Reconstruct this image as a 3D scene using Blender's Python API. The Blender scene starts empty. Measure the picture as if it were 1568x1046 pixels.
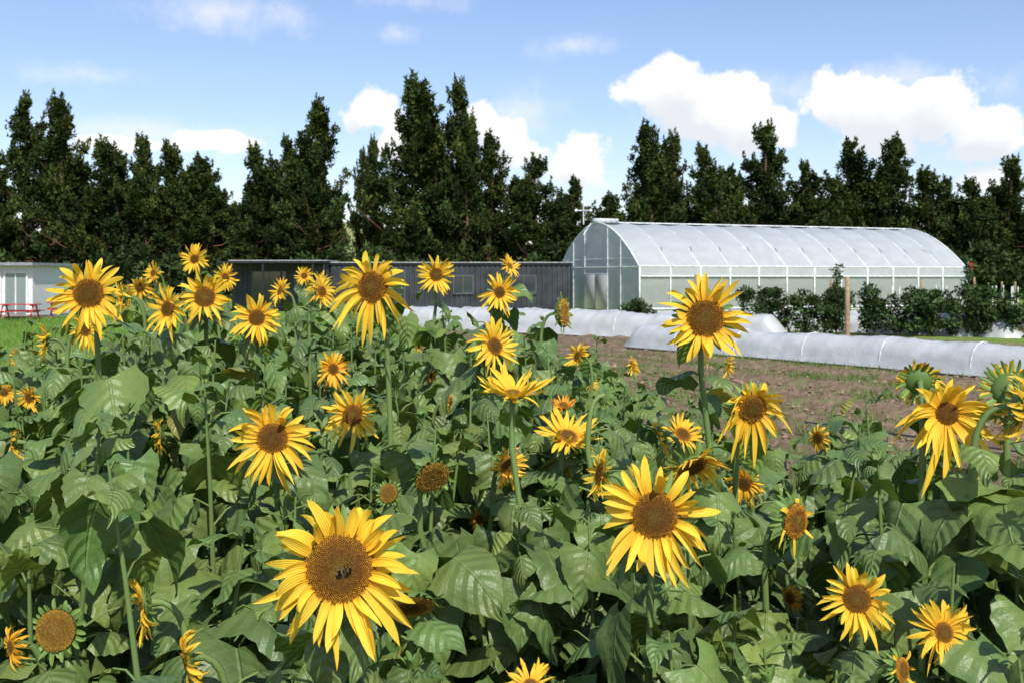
import bpy, math, random
import numpy as np
from mathutils import Vector, Matrix
R=np.random.default_rng(7)
sc=bpy.context.scene
sc.view_settings.view_transform='Standard'; sc.view_settings.look='None'; sc.view_settings.exposure=0
pi=math.pi
def U(a,b): return float(R.uniform(a,b))
def nrm(v):
    v=np.asarray(v,float); return v/(np.linalg.norm(v)+1e-9)

# ---------------------------------------------------------------- mesh accumulator
class Acc:
    def __init__(s):
        s.v=[];s.n=0;s.q=[];s.t=[];s.qm=[];s.tm=[];s.c=[];s.u=[]
    def add(s,v,f,mat=0,col=(1,1,1),uv=None):
        v=np.asarray(v,float).reshape(-1,3); f=np.asarray(f,int)
        m=len(v)
        col=np.asarray(col,float)
        if col.ndim==1: col=np.tile(col,(m,1))
        s.v.append(v); s.c.append(col)
        s.u.append(np.zeros((m,2)) if uv is None else uv)
        if f.shape[1]==4: s.q.append(f+s.n); s.qm.append(np.full(len(f),mat))
        else: s.t.append(f+s.n); s.tm.append(np.full(len(f),mat))
        s.n+=m
    def mesh(s,name,mats,smooth=True):
        v=np.concatenate(s.v); c=np.concatenate(s.c); u=np.concatenate(s.u)
        q=np.concatenate(s.q) if s.q else np.zeros((0,4),int)
        t=np.concatenate(s.t) if s.t else np.zeros((0,3),int)
        mi=np.concatenate((s.qm+s.tm))
        li=np.concatenate([q.ravel(),t.ravel()])
        ls=np.concatenate([np.arange(len(q))*4,len(q)*4+np.arange(len(t))*3])
        me=bpy.data.meshes.new(name)
        me.vertices.add(len(v)); me.vertices.foreach_set("co",v.ravel())
        me.loops.add(len(li)); me.loops.foreach_set("vertex_index",li)
        me.polygons.add(len(ls)); me.polygons.foreach_set("loop_start",ls)
        me.polygons.foreach_set("material_index",mi.astype(int))
        me.polygons.foreach_set("use_smooth",np.full(len(ls),smooth))
        uvl=me.uv_layers.new(name="UVMap"); uvl.data.foreach_set("uv",u[li].ravel())
        ca=me.color_attributes.new("Col",'FLOAT_COLOR','POINT')
        ca.data.foreach_set("color",np.concatenate([c,np.ones((len(c),1))],1).ravel())
        for m in mats: me.materials.append(m)
        me.update(calc_edges=True); me.validate()
        return me
    def obj(s,name,mats,parent=None,smooth=True):
        o=bpy.data.objects.new(name,s.mesh(name,mats,smooth)); sc.collection.objects.link(o)
        if parent: o.parent=parent
        return o
def empty(name,loc=(0,0,0)):
    e=bpy.data.objects.new(name,None); e.location=loc; e.empty_display_size=.2
    sc.collection.objects.link(e); return e
BOXF=np.array([[0,3,2,1],[4,5,6,7],[0,1,5,4],[1,2,6,5],[2,3,7,6],[3,0,4,7]])
def box(a,c,size,mat=0,col=(1,1,1),rot=0):
    x,y,z=[s/2 for s in size]
    v=np.array([[-x,-y,-z],[x,-y,-z],[x,y,-z],[-x,y,-z],[-x,-y,z],[x,-y,z],[x,y,z],[-x,y,z]])
    cs,sn=math.cos(rot),math.sin(rot)
    v=np.stack([v[:,0]*cs-v[:,1]*sn,v[:,0]*sn+v[:,1]*cs,v[:,2]],1)+np.array(c)
    a.add(v,BOXF,mat,col)
def tube(a,pts,rad,k=6,mat=0,col=(1,1,1)):
    P=np.asarray(pts,float); n=len(P)
    rad=np.full(n,rad) if np.isscalar(rad) else np.asarray(rad)
    T=np.gradient(P,axis=0); T/=np.linalg.norm(T,axis=1)[:,None]+1e-9
    ref=np.array([0.13,0.97,0.2]) if abs(T[0][1])<.8 else np.array([.97,.1,.2])
    X=np.cross(T,ref); X/=np.linalg.norm(X,axis=1)[:,None]+1e-9
    Y=np.cross(T,X)
    an=np.arange(k)/k*2*pi
    V=P[:,None]+rad[:,None,None]*(np.cos(an)[None,:,None]*X[:,None]+np.sin(an)[None,:,None]*Y[:,None])
    i=np.arange(n-1)[:,None]*k; j=np.arange(k)[None]; j2=(j+1)%k
    F=np.stack([i+j,i+j2,i+k+j2,i+k+j],-1).reshape(-1,4)
    a.add(V.reshape(-1,3),F,mat,col)
def gridf(nu,nv):
    i=np.arange(nu-1)[:,None]*nv; j=np.arange(nv-1)[None]
    return np.stack([i+j,i+j+1,i+nv+j+1,i+nv+j],-1).reshape(-1,4)
def sphere(a,c,r,mat=0,col=(1,1,1),nu=9,nv=12,axes=None):
    th=np.linspace(0.02,pi-.02,nu)[:,None]; ph=(np.arange(nv)/nv*2*pi)[None]
    V=np.stack([np.sin(th)*np.cos(ph),np.sin(th)*np.sin(ph),np.cos(th)+0*ph],-1).reshape(-1,3)*np.array(r)
    if axes is not None: V=V@np.array(axes)
    i=np.arange(nu-1)[:,None]*nv; j=np.arange(nv)[None]; j2=(j+1)%nv
    a.add(V+np.array(c),np.stack([i+j,i+nv+j,i+nv+j2,i+j2],-1).reshape(-1,4),mat,col)

# ---------------------------------------------------------------- materials
class NT:
    def __init__(s,nt): s.nt=nt
    def n(s,t,**k):
        x=s.nt.nodes.new(t)
        for a,b in k.items(): setattr(x,a,b)
        return x
    def l(s,a,b): s.nt.links.new(a,b)
    def m(s,op,a,b=None,c=None,clamp=False):
        x=s.nt.nodes.new('ShaderNodeMath'); x.operation=op; x.use_clamp=clamp
        for i,v in enumerate((a,b,c)):
            if v is None: continue
            if isinstance(v,(int,float)): x.inputs[i].default_value=v
            else: s.l(v,x.inputs[i])
        return x.outputs[0]
    def ss(s,v,a,b):
        x=s.nt.nodes.new('ShaderNodeMapRange'); x.interpolation_type='SMOOTHSTEP'
        s.l(v,x.inputs[0]); x.inputs[1].default_value=a; x.inputs[2].default_value=b
        return x.outputs[0]
    def mix(s,f,a,b,bt='MIX'):
        x=s.nt.nodes.new('ShaderNodeMix'); x.data_type='RGBA'; x.blend_type=bt
        for i,v in ((0,f),(6,a),(7,b)):
            if isinstance(v,(int,float)): x.inputs[i].default_value=v
            elif isinstance(v,tuple): x.inputs[i].default_value=(*v,1)
            else: s.l(v,x.inputs[i])
        return x.outputs[2]
    def noise(s,vec,scale,detail=4,rough=.55,out=0):
        x=s.nt.nodes.new('ShaderNodeTexNoise'); x.inputs['Scale'].default_value=scale
        x.inputs['Detail'].default_value=detail; x.inputs['Roughness'].default_value=rough
        if vec is not None: s.l(vec,x.inputs['Vector'])
        return x.outputs[out]
def newmat(name):
    m=bpy.data.materials.new(name); m.use_nodes=True; m.node_tree.nodes.clear()
    g=NT(m.node_tree); out=g.n('ShaderNodeOutputMaterial'); return m,g,out
def pbr(g,col,rough=.6,spec=.4,metal=0,bump=None,bs=.3,bd=.01):
    p=g.n('ShaderNodeBsdfPrincipled')
    if isinstance(col,tuple): p.inputs['Base Color'].default_value=(*col,1)
    else: g.l(col,p.inputs['Base Color'])
    if isinstance(rough,(int,float)): p.inputs['Roughness'].default_value=rough
    else: g.l(rough,p.inputs['Roughness'])
    p.inputs['Specular IOR Level'].default_value=spec; p.inputs['Metallic'].default_value=metal
    if bump is not None:
        b=g.n('ShaderNodeBump'); b.inputs['Strength'].default_value=bs; b.inputs['Distance'].default_value=bd
        g.l(bump,b.inputs['Height']); g.l(b.outputs[0],p.inputs['Normal'])
    return p
def simple(name,col,rough=.6,spec=.4,metal=0,nscale=6,namt=.25,attr=False,bs=.2):
    m,g,o=newmat(name); tc=g.n('ShaderNodeTexCoord').outputs['Object']
    nz=g.noise(tc,nscale,3)
    f=g.ss(nz,.3,.7)
    c=g.mix(f,tuple(x*(1-namt) for x in col),tuple(min(1,x*(1+namt)) for x in col))
    if attr:
        a=g.n('ShaderNodeVertexColor',layer_name='Col'); c=g.mix(1.0,c,a.outputs[0],'MULTIPLY')
    p=pbr(g,c,rough,spec,metal,nz,bs,.01); g.l(p.outputs[0],o.inputs[0]); return m
def foliage_mat(name,trans=.3,rough=.5,spec=.35,veins=False,petal=False,tint=(1.2,1.25,.5)):
    m,g,o=newmat(name)
    a=g.n('ShaderNodeVertexColor',layer_name='Col').outputs[0]
    c=a; bump=None
    if veins or petal:
        tc=g.n('ShaderNodeTexCoord'); uv=tc.outputs['UV']; ob=tc.outputs['Object']
        sp=g.n('ShaderNodeSeparateXYZ'); g.l(uv,sp.inputs[0])
        sx=g.m('ABSOLUTE',g.m('MULTIPLY_ADD',sp.outputs[0],2,-1)); t=sp.outputs[1]
    if veins:
        k=g.m('FRACT',g.m('MULTIPLY',g.m('SUBTRACT',t,g.m('MULTIPLY',sx,.30)),6.0))
        d=g.m('ABSOLUTE',g.m('SUBTRACT',k,.5))
        lat=g.ss(d,.45,.5)
        mid=g.m('SUBTRACT',1,g.ss(sx,.015,.06))
        line=g.m('MAXIMUM',g.m('MULTIPLY',lat,.55),mid)
        nz=g.noise(ob,45,3,.6); nb=g.noise(ob,9,1)
        c=g.mix(g.ss(nb,.3,.7),a,g.mix(1.0,a,(1.4,1.22,1.1),'MULTIPLY'))
        c=g.mix(g.m('MULTIPLY',line,.5),c,(.24,.32,.11))
        bl=g.ss(nz,.70,.76)
        c=g.mix(g.m('MULTIPLY',bl,.6),c,(.15,.11,.04))
        geo=g.n('ShaderNodeNewGeometry')
        c=g.mix(g.m('MULTIPLY',geo.outputs['Backfacing'],.3),c,(.17,.24,.10))
        bump=g.m('ADD',g.m('MULTIPLY',d,-1.6),g.m('ADD',g.m('MULTIPLY',nz,1.1),g.m('MULTIPLY',mid,-.9)))
    if petal:
        w=g.m('SINE',g.m('MULTIPLY',sp.outputs[0],30.0))
        c=g.mix(g.m('MULTIPLY_ADD',w,.12,.12),a,g.mix(1.0,a,(.95,.80,.5),'MULTIPLY'))
        base=g.m('SUBTRACT',1,g.ss(t,.0,.42))
        c=g.mix(g.m('MULTIPLY',base,.55),c,g.mix(1.0,a,(.95,.66,.3),'MULTIPLY'))
        bump=w
    if not(veins or petal) and trans==0:
        p=g.n('ShaderNodeBsdfDiffuse'); g.l(c,p.inputs[0])
    else: p=pbr(g,c,rough,spec,0,bump,.65 if veins else .35,.006 if veins else .0015)
    if trans>0:
        tr=g.n('ShaderNodeBsdfTranslucent'); g.l(g.mix(1.0,c,tint,'MULTIPLY'),tr.inputs[0])
        mx=g.n('ShaderNodeMixShader'); mx.inputs[0].default_value=trans
        g.l(p.outputs[0],mx.inputs[1]); g.l(tr.outputs[0],mx.inputs[2]); g.l(mx.outputs[0],o.inputs[0])
    else: g.l(p.outputs[0],o.inputs[0])
    return m
M_petal=foliage_mat('petal_yellow',.25,.5,.25,petal=True,tint=(1,.95,.5))
M_leaf=foliage_mat('sunflower_leaf',.20,.42,.42,veins=True)
M_stem=foliage_mat('sunflower_stem',.001,.6,.3)
M_disc=simple('seed_disc',(1,1,1),.8,.15,nscale=400,namt=.15,attr=True)
SM=[M_petal,M_disc,M_stem,M_leaf]
M_tfol=foliage_mat('conifer_foliage',0,.7,.15)
M_bark=simple('conifer_bark',(.14,.085,.06),.9,.1,nscale=3,namt=.4,attr=True)

# ---------------------------------------------------------------- sunflower parts
NL,NW=15,7
_t=np.linspace(0,1,NL)[:,None]; _s=np.linspace(-1,1,NW)[None]
LF=gridf(NL,NW)[:,::-1]
LUV=np.stack([(_s*.5+.5)+0*_t,_t+0*_s],-1).reshape(-1,2)
def leaf(a,org,az,size,pitch,roll=0,droop=.3,col=(.08,.15,.035)):
    t=_t; s=_s
    W=.53*np.clip(1-t,0,1)**.74*np.clip((t+.16)/.34,0,1)**.6
    ser=1+.032*np.where(np.arange(NL)%2==0,1,-1)[:,None]*(abs(s)>.9)*(t<.97)
    W=W*ser*U(.82,1.12)*(1+R.normal(0,.018,(NL,1)))
    x=s*W; y=t-.22*abs(s)**1.6*(1-t)**2
    cup=U(-.20,.42); ph=U(0,6.3); wa=U(.02,.075)
    z=cup*abs(x)*1.0 - droop*t**2 - U(.0,.9)*x**2*2 + wa*np.sin(t*9+ph+s*1.5)*abs(s)**1.5*1.4
    z=z+U(-.18,.18)*s*t-.10*abs(s)**2*(1-t)**2
    y=y*(1-.3*droop*t)
    V=np.stack([x+U(-.12,.12)*t**2,y+0*x,z+0*x],-1).reshape(-1,3)*size
    cr,sr=math.cos(roll),math.sin(roll)
    V=np.stack([V[:,0]*cr+V[:,2]*sr,V[:,1],-V[:,0]*sr+V[:,2]*cr],1)
    cp,sp_=math.cos(pitch),math.sin(pitch)
    Yd=np.array([math.cos(az)*cp,math.sin(az)*cp,sp_]); Xd=np.array([math.sin(az),-math.cos(az),0]); Zd=np.cross(Xd,Yd)
    V=V[:,:1]*Xd+V[:,1:2]*Yd+V[:,2:]*Zd+org
    a.add(V,LF,3,col,LUV)
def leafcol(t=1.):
    # young upper leaves paler; lower ones darkened in colour, painting in depth shade
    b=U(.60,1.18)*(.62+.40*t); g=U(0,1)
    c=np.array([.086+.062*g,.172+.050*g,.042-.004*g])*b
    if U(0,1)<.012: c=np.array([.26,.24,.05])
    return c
def leafaz(az):
    if U(0,1)<.35:
        return -pi/2+U(-1.1,1.1)
    return az
PN,PW=8,5
_pt=np.linspace(0,1,PN)[:,None]; _ps=np.linspace(-1,1,PW)[None]
PF=gridf(PN,PW); PUV=np.stack([(_ps*.5+.5)+0*_pt,_pt+0*_ps],-1).reshape(-1,2)
def petal(L,w,a0,curl,twist,sway,cup):
    """local: x radial, y lateral, z forward"""
    t=_pt[:,0]; ang=a0+curl*t**1.3
    dx=np.cos(ang); dz=np.sin(ang)
    X=np.concatenate([[0],np.cumsum((dx[1:]+dx[:-1])/2)])*L/(PN-1)
    Z=np.concatenate([[0],np.cumsum((dz[1:]+dz[:-1])/2)])*L/(PN-1)
    W=w*np.clip(t+.22,0,1)**.6*np.clip(1-t,0,1)**.54*1.45
    tw=twist*t
    lat=_ps*W[:,None]; up=cup*abs(_ps)*W[:,None]
    l2=lat*np.cos(tw)[:,None]-up*np.sin(tw)[:,None]; u2=lat*np.sin(tw)[:,None]+up*np.cos(tw)[:,None]
    nx=-np.sin(ang)[:,None]; nz=np.cos(ang)[:,None]
    V=np.stack([X[:,None]+u2*nx, l2+(sway*L*t**2)[:,None], Z[:,None]+u2*nz],-1)
    return V.reshape(-1,3)
def rotz(V,a):
    c,s=math.cos(a),math.sin(a); return np.stack([V[:,0]*c-V[:,1]*s,V[:,0]*s+V[:,1]*c,V[:,2]],1)
YEL=np.array([.98,.69,.060])
def head(a,pos,f,D,dr,kind='full',grav=.1,hue=0.,npet=34,nflo=500,dark=0.):
    f=nrm(f); up=np.array([0,0,1.]); 
    if abs(f[2])>.95: up=np.array([0,1.,0])
    X=nrm(np.cross(up,f)); Y=np.cross(f,X)
    B=np.stack([X,Y,f])
    Rr=D/2; rd=Rr*dr; L=(Rr-rd*.85)
    pos=np.asarray(pos,float)
    def place(V,g=0):
        rr=np.linalg.norm(V[:,:2],axis=1)
        e=np.clip((rr-rd)/max(L,1e-4),0,1.5)
        W=V@B+pos
        if g: W[:,2]-=g*L*e**2
        return W
    roll=U(0,6.28)
    nr=7; ns=20
    r=np.linspace(0.001,1,nr)[:,None]*rd; an=(np.arange(ns)/ns*2*pi)[None]
    hd=rd*(.22 if kind!='seed' else .12)
    dip=-.05*rd*np.exp(-(r/rd/.35)**2)
    V=np.stack([r*np.cos(an),r*np.sin(an),hd*(1-(r/rd)**2.5)+dip+0*an],-1).reshape(-1,3)
    i=np.arange(nr-1)[:,None]*ns; j=np.arange(ns)[None]; j2=(j+1)%ns
    a.add(place(V),np.stack([i+j,i+ns+j,i+ns+j2,i+j2],-1).reshape(-1,4),1,(.10,.045,.01))
    k=np.arange(nflo)+.5; rr=np.sqrt(k/nflo); th=k*2.399963+roll
    cx=rr*rd*np.cos(th); cy=rr*rd*np.sin(th); cz=hd*(1-rr**2.5)-.05*rd*np.exp(-(rr/.35)**2)
    s=rd*1.75/math.sqrt(nflo)*.56
    hgt=s*(1.1+1.1*R.random(nflo))*np.where(rr>.62,1.6,.9)
    base=np.array([[-1,-1,0],[1,-1,0],[1,1,0],[-1,1,0]])*.72
    vv=np.zeros((nflo,5,3))
    ct,st=np.cos(th),np.sin(th)
    for q in range(4):
        bx,by=base[q][:2]
        vv[:,q,0]=cx+s*(bx*ct-by*st); vv[:,q,1]=cy+s*(bx*st+by*ct); vv[:,q,2]=cz-.0004
    vv[:,4,0]=cx+R.normal(0,.25,nflo)*s+ct*s*.5*rr; vv[:,4,1]=cy+R.normal(0,.25,nflo)*s+st*s*.5*rr; vv[:,4,2]=cz+hgt
    c0=np.array([.28,.20,.03]) ; c1=np.array([.21,.085,.012]); c2=np.array([.52,.25,.024])
    if kind=='seed': c0=np.array([.36,.24,.04]); c1=np.array([.32,.17,.025]); c2=np.array([.42,.26,.04])
    w0=np.exp(-(rr/.30)**2)[:,None]; w2=(1/(1+np.exp(-(rr-.70)*14)))[:,None]
    cc=c0*w0+(1-w0)*(c2*w2+c1*(1-w2))
    if dark: cc=cc*(1-dark*np.exp(-(rr/.55)**2))[:,None]
    cc=cc*R.uniform(.55,1.4,(nflo,1))
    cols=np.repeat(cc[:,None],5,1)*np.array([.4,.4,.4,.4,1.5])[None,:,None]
    o=np.arange(nflo)[:,None]*5
    F=np.concatenate([o+np.array([[0,1,4]]),o+np.array([[1,2,4]]),o+np.array([[2,3,4]]),o+np.array([[3,0,4]])])
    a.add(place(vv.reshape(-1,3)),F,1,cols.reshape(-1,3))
    nr=6; tt=np.linspace(0,1,nr)[:,None]
    rb=rd*1.04*np.sqrt(np.clip(1-tt**2.2,0.02,1)); zb=-tt*rd*.55
    V=np.stack([rb*np.cos(an),rb*np.sin(an),zb+0*an],-1).reshape(-1,3)
    i=np.arange(nr-1)[:,None]*ns
    a.add(place(V),np.stack([i+j,i+j2,i+ns+j2,i+ns+j],-1).reshape(-1,4),2,(.10,.17,.04))
    if kind in('full','droop','few'):
        n=npet if kind!='few' else 7
        s0=U(0,6.28); sa=U(.15,.65)
        for lay in range(2):
            m=n//2
            for q in range(m):
                if U(0,1)<.05: continue
                th=(q+.5*lay)/m*2*pi+U(-.15,.15)+roll
                LL=L*U(.70,1.16)*(1 if lay==0 else .92)
                if kind=='droop': a0,cu=U(-.3,.3),U(-1.9,-.6)
                else:
                    a0,cu=U(-.05,.50),U(-1.0,.45)+sa*math.cos(th-s0)
                    if U(0,1)<.14: cu=U(.5,1.7)
                V=petal(LL,max(rd*.85,Rr*.38)*U(.155,.255),a0+.14*lay,cu,U(-1.2,1.2),U(-.27,.27),U(-.2,.9))
                V[:,0]+=rd*.90; V[:,2]+=-.002+.003*lay
                V=rotz(V,th)
                b=U(.86,1.02); og=np.clip(hue+U(-.08,.14),0,1)
                col=YEL*b*np.array([1,1-.42*og,1-.5*og])
                a.add(place(V,grav*U(.3,1.6)),PF,0,col,PUV)
    nb=22
    for q in range(nb):
        th=q/nb*2*pi+U(-.1,.1)
        if kind=='seed': V=petal(rd*U(.40,.75),rd*.14,U(.1,1.0),U(-1.,.2),U(-.4,.4),U(-.2,.2),.3)
        else: V=petal(rd*U(.55,.85)+Rr*.12,rd*.13,U(-.6,-.1),U(-.8,.3),U(-.4,.4),U(-.2,.2),.3)
        V[:,0]+=rd*.95; V[:,2]-=.006+rd*.08*(q%2)
        b=U(.8,1.3)
        a.add(place(rotz(V,th),.05),PF,2,np.array([.14,.23,.05])*b)
    return B
def plant(a,pos,f,D,dr,nleaf=12,zlo=.35,rad=.012,ls=(.13,.21),**kw):
    pos=np.asarray(pos,float); f=nrm(f)
    rd=D/2*dr
    head(a,pos,f,D,dr,**kw)
    back=pos-f*rd*.5
    hz=np.array([f[0],f[1],0]); 
    ax=back-hz*(.05+D*.18)
    g=np.array([ax[0]+U(-.14,.14),ax[1]+U(-.05,.2),0])
    top=np.array([ax[0],ax[1],pos[2]-.16])
    c=np.array([ax[0],ax[1],pos[2]+.01])
    P=[]
    n=7; bow=np.array([U(-.06,.06),U(-.04,.04),0])
    for i in range(n): t=i/n; P.append(g*(1-t)+top*t+bow*math.sin(t*pi))
    for i in range(7): t=i/6; P.append(top*(1-t)**2+2*c*t*(1-t)+back*t*t)
    P=np.array(P)
    rads=np.concatenate([np.linspace(rad*1.15,rad*.75,n),np.linspace(rad*.75,rad*.6,6),[rad*.9]])
    tube(a,P,rads,8,2,np.array([.15,.22,.065])*U(.8,1.1))
    az=U(0,6.28)
    for i in range(nleaf):
        t=zlo+(1-zlo)*((i+.5)/nleaf)**.85
        z=t*(pos[2]-.05)
        k=min(1,z/top[2]); 
        p=g*(1-k)+top*k; p[2]=z; p=p+bow*math.sin(k*pi)
        az+=2.4+U(-.35,.35)
        la=leafaz(az) if i%2 else az
        size=U(*ls)*(1.0 if t<.88 else .75)
        pl=U(.05,.14)*(1 if t<.88 else .6)
        e=U(.2,.8)
        d=np.array([math.cos(la),math.sin(la),0])
        q1=p+d*pl*.55*math.cos(e)+np.array([0,0,pl*.6*math.sin(e)])
        q2=p+d*pl*1.0+np.array([0,0,pl*.75*math.sin(e)])
        if blocked(q2+d*size*.4-np.array([0,0,size*.2]),size*.24): continue
        tube(a,[p,q1,q2],[.0045,.0035,.003],4,2,(.15,.22,.06))
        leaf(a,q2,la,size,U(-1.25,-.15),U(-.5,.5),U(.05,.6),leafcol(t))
def face(yaw,pitch):
    y,p=math.radians(yaw),math.radians(pitch)
    return np.array([math.sin(y)*math.cos(p),-math.cos(y)*math.cos(p),math.sin(p)])

# x, y(distance north), z, D, discratio, yaw, pitch, kind, grav, hue, dark
H=[
(-.32,1.90,1.461,.300,.44, 14,10,'full',.34,.0,.2),
( .321,2.30,1.465,.285,.39,-4, 4,'full',.22,.06,.3),
(-.632,2.70,1.578,.250,.34, 8, 6,'full',.30,.12,.55),
(-.56,3.60,1.518,.218,.36, 0, 8,'full',.15,.05,.1),
(-1.324,3.2,1.949,.262,.37,10, 2,'full',.25,.04,.5),
(-1.20,4.0,1.923,.225,.38,14, 5,'full',.18,.02,0),
(-1.311,3.9,1.881,.215,.32,-28,5,'full',.22,.03,.5),
(-.997,4.0,1.842,.215,.32,10, 5,'full',.15,.08,.5),
(-.423,3.1,1.970,.265,.37,-14, 0,'full',.5,.03,.1),
(-.407,5.5,2.014,.235,.33, 5, 5,'full',.08,.0,.2),
(-.061,5.0,1.927,.225,.28,22, 5,'full',.15,.05,.7),
(-.067,3.9,1.739,.235,.32,38,15,'full',.15,.06,.6),
( .002,3.0,1.660,.235,.25, 5,74,'full',-.35,.0,0),
( .547,2.9,1.885,.275,.40,-5, 5,'full',.05,.05,.2),
( .704,3.0,1.617,.225,.40,12,-12,'full',.85,.12,.3),
(1.062,2.5,1.668,.255,.24,-14, 5,'full',.55,.03,.3),
( .741,2.2,1.310,.180,.36,-22,14,'full',.2,.08,.2),
( .885,2.1,1.273,.165,.28, 8,16,'full',.15,.10,.3),
(1.190,2.4,1.694,.200,.40,75,-12,'droop',.3,.12,0),
(-1.86,6.0,2.107,.205,.28, 0, 5,'full',.05,.1,.6),
(-.786,4.5,1.598,.185,.30,34,10,'full',.2,.4,.5),
( .186,3.4,1.473,.235,.32,20,58,'full',-.1,.06,.5),
(-.013,3.3,1.394,.150,.42,34,5,'full',.2,.25,.5),
(-.218,2.8,1.455,.135,.72,28,-28,'seed',0,0,.2),
(-1.025,2.3,1.208,.115,.80,-5,8,'seed',0,0,.0),
(-.863,2.4,1.235,.180,.38,-70,-8,'full',.35,.12,0),
(-.70,2.2,1.179,.155,.38,-65,-12,'droop',.3,.2,0),
(-.223,2.3,1.262,.130,.75,10,-48,'seed',0,0,.8),
( .747,2.7,1.359,.150,.62,38,0,'few',.9,.1,0),
( .772,3.4,1.317,.150,.35,-30,0,'full',.45,.25,.7),
( .51,2.9,1.466,.215,.42,25,-45,'full',.45,.08,.3),
( .26,3.0,1.426,.160,.40,-75,15,'full',.1,.05,0),
( .60,3.6,1.449,.170,.38,20,45,'full',.1,.1,.6),
( .249,5.0,1.825,.180,.75,68,5,'seed',0,0,0),
( .354,5.5,1.579,.180,.35,-60,20,'full',.2,.1,.3),
( .036,2.0,1.205,.120,.28,0,60,'full',0,.1,.2),
(-2.12,4.5,1.475,.150,.35,-20,0,'full',.2,.2,.4),
(-2.186,4.8,1.709,.190,.35,-60,0,'full',.3,.1,.3),
(-2.45,7.0,2.03,.180,.32,-30,10,'full',.1,.15,.3),
(-.017,6.5,2.072,.175,.32,50,30,'full',.1,.1,.2),
(-1.68,6.0,2.0,.180,.32,50,10,'full',.1,.1,.3),
(-1.355,6.0,1.92,.195,.32,-50,20,'full',.2,.12,.3),
(-1.42,7.0,2.01,.15,.32,10,10,'full',.1,.1,.3),
(-2.18,6.0,1.94,.18,.34,30,-15,'full',.5,.2,.3),
(1.196,4.0,1.375,.12,.42,-50,0,'droop',.3,.2,.7),
( .77,6.5,1.44,.15,.3,60,10,'full',.3,.2,.3),
(1.16,5.5,1.526,.14,.35,60,0,'full',.3,.1,.3),
( .815,3.0,1.062,.10,.4,-60,0,'droop',.2,.4,.3),
(-.11,3.5,1.174,.10,.35,-30,10,'full',.1,.4,.3),
(-1.306,3.8,1.418,.15,.35,-75,-5,'full',.4,.2,.3),
(-1.10,2.25,1.19,.10,.35,-40,0,'droop',.2,.4,.3),
(-2.38,4.8,1.464,.12,.35,10,0,'full',.4,.3,.3),
(-2.66,5.5,1.58,.12,.35,-40,0,'full',.3,.3,.3),
(-1.67,4.0,1.796,.17,.35,65,10,'full',.4,.1,.3),
(-.435,5.5,1.474,.10,.35,60,0,'full',.3,.4,.3),
(-.55,6.0,1.60,.10,.35,70,0,'full',.4,.1,.3),
( .18,3.6,1.552,.09,.45,0,60,'full',-.8,.9,.3),
( .46,6.0,1.39,.12,.35,50,10,'full',.3,.2,.3),
( .80,2.1,1.196,.09,.55,40,10,'few',.3,.3,.3),
(-.35,2.9,1.39,.09,.62,-20,20,'seed',0,0,.3),
(-.93,5.0,1.93,.18,.33,50,10,'full',.2,.15,.3),
(-1.95,5.2,1.90,.17,.33,-45,10,'full',.3,.15,.3),
(-1.05,5.6,1.95,.19,.33,-35,15,'full',.2,.05,.3),
(-1.75,4.6,1.91,.18,.33,-65,-5,'full',.5,.12,.3),
(-.28,4.6,1.44,.12,.4,80,-10,'droop',.5,.3,.3),
(-1.75,3.6,1.42,.12,.4,-80,-10,'droop',.5,.3,.3),
( 1.04,2.62,1.735,.13,.5,165,10,'droop',.3,.1,.3),
( 1.24,2.55,1.72,.17,.5,150,-20,'droop',.5,.1,.3),
( .30,3.25,1.62,.10,.6,120,-30,'seed',0,0,.6),
( .47,3.25,1.50,.12,.5,-100,-25,'droop',.6,.1,.3),
]
HA=np.array([[h[0],h[1],h[2],h[3]] for h in H])
HK=np.where(HA[:,1]<4.3,.44,.30)
def blocked(p,r):
    """keep the air in front of every bloom free of leaves"""
    y=HA[:,1]; inf=(p[1]<y+.02)
    dx=HA[:,0]/y-p[0]/p[1]; dz=(HA[:,2]-2)/y-(p[2]-2)/p[1]
    return bool(np.any(inf&(np.hypot(dx,dz)<HA[:,3]*HK/y+r/p[1])))
for i,h in enumerate(H):
    x,y,z,D,dr,yaw,pit,kind,gr,hue,dk=h
    a=Acc()
    nf=1300 if i==0 else (900 if y<2.6 else (420 if y<4.2 else 180))
    npet={0:48,1:42}.get(i,38)
    plant(a,(x,y,z),face(yaw,pit),D,dr,nleaf=18 if y<4.5 else 12,zlo=.42,
          ls=(.13,.21) if y<2.6 else (.14,.24),kind=kind,grav=gr,hue=hue,npet=npet,nflo=nf,dark=dk)
    a.obj('sunflower',SM)

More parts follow.
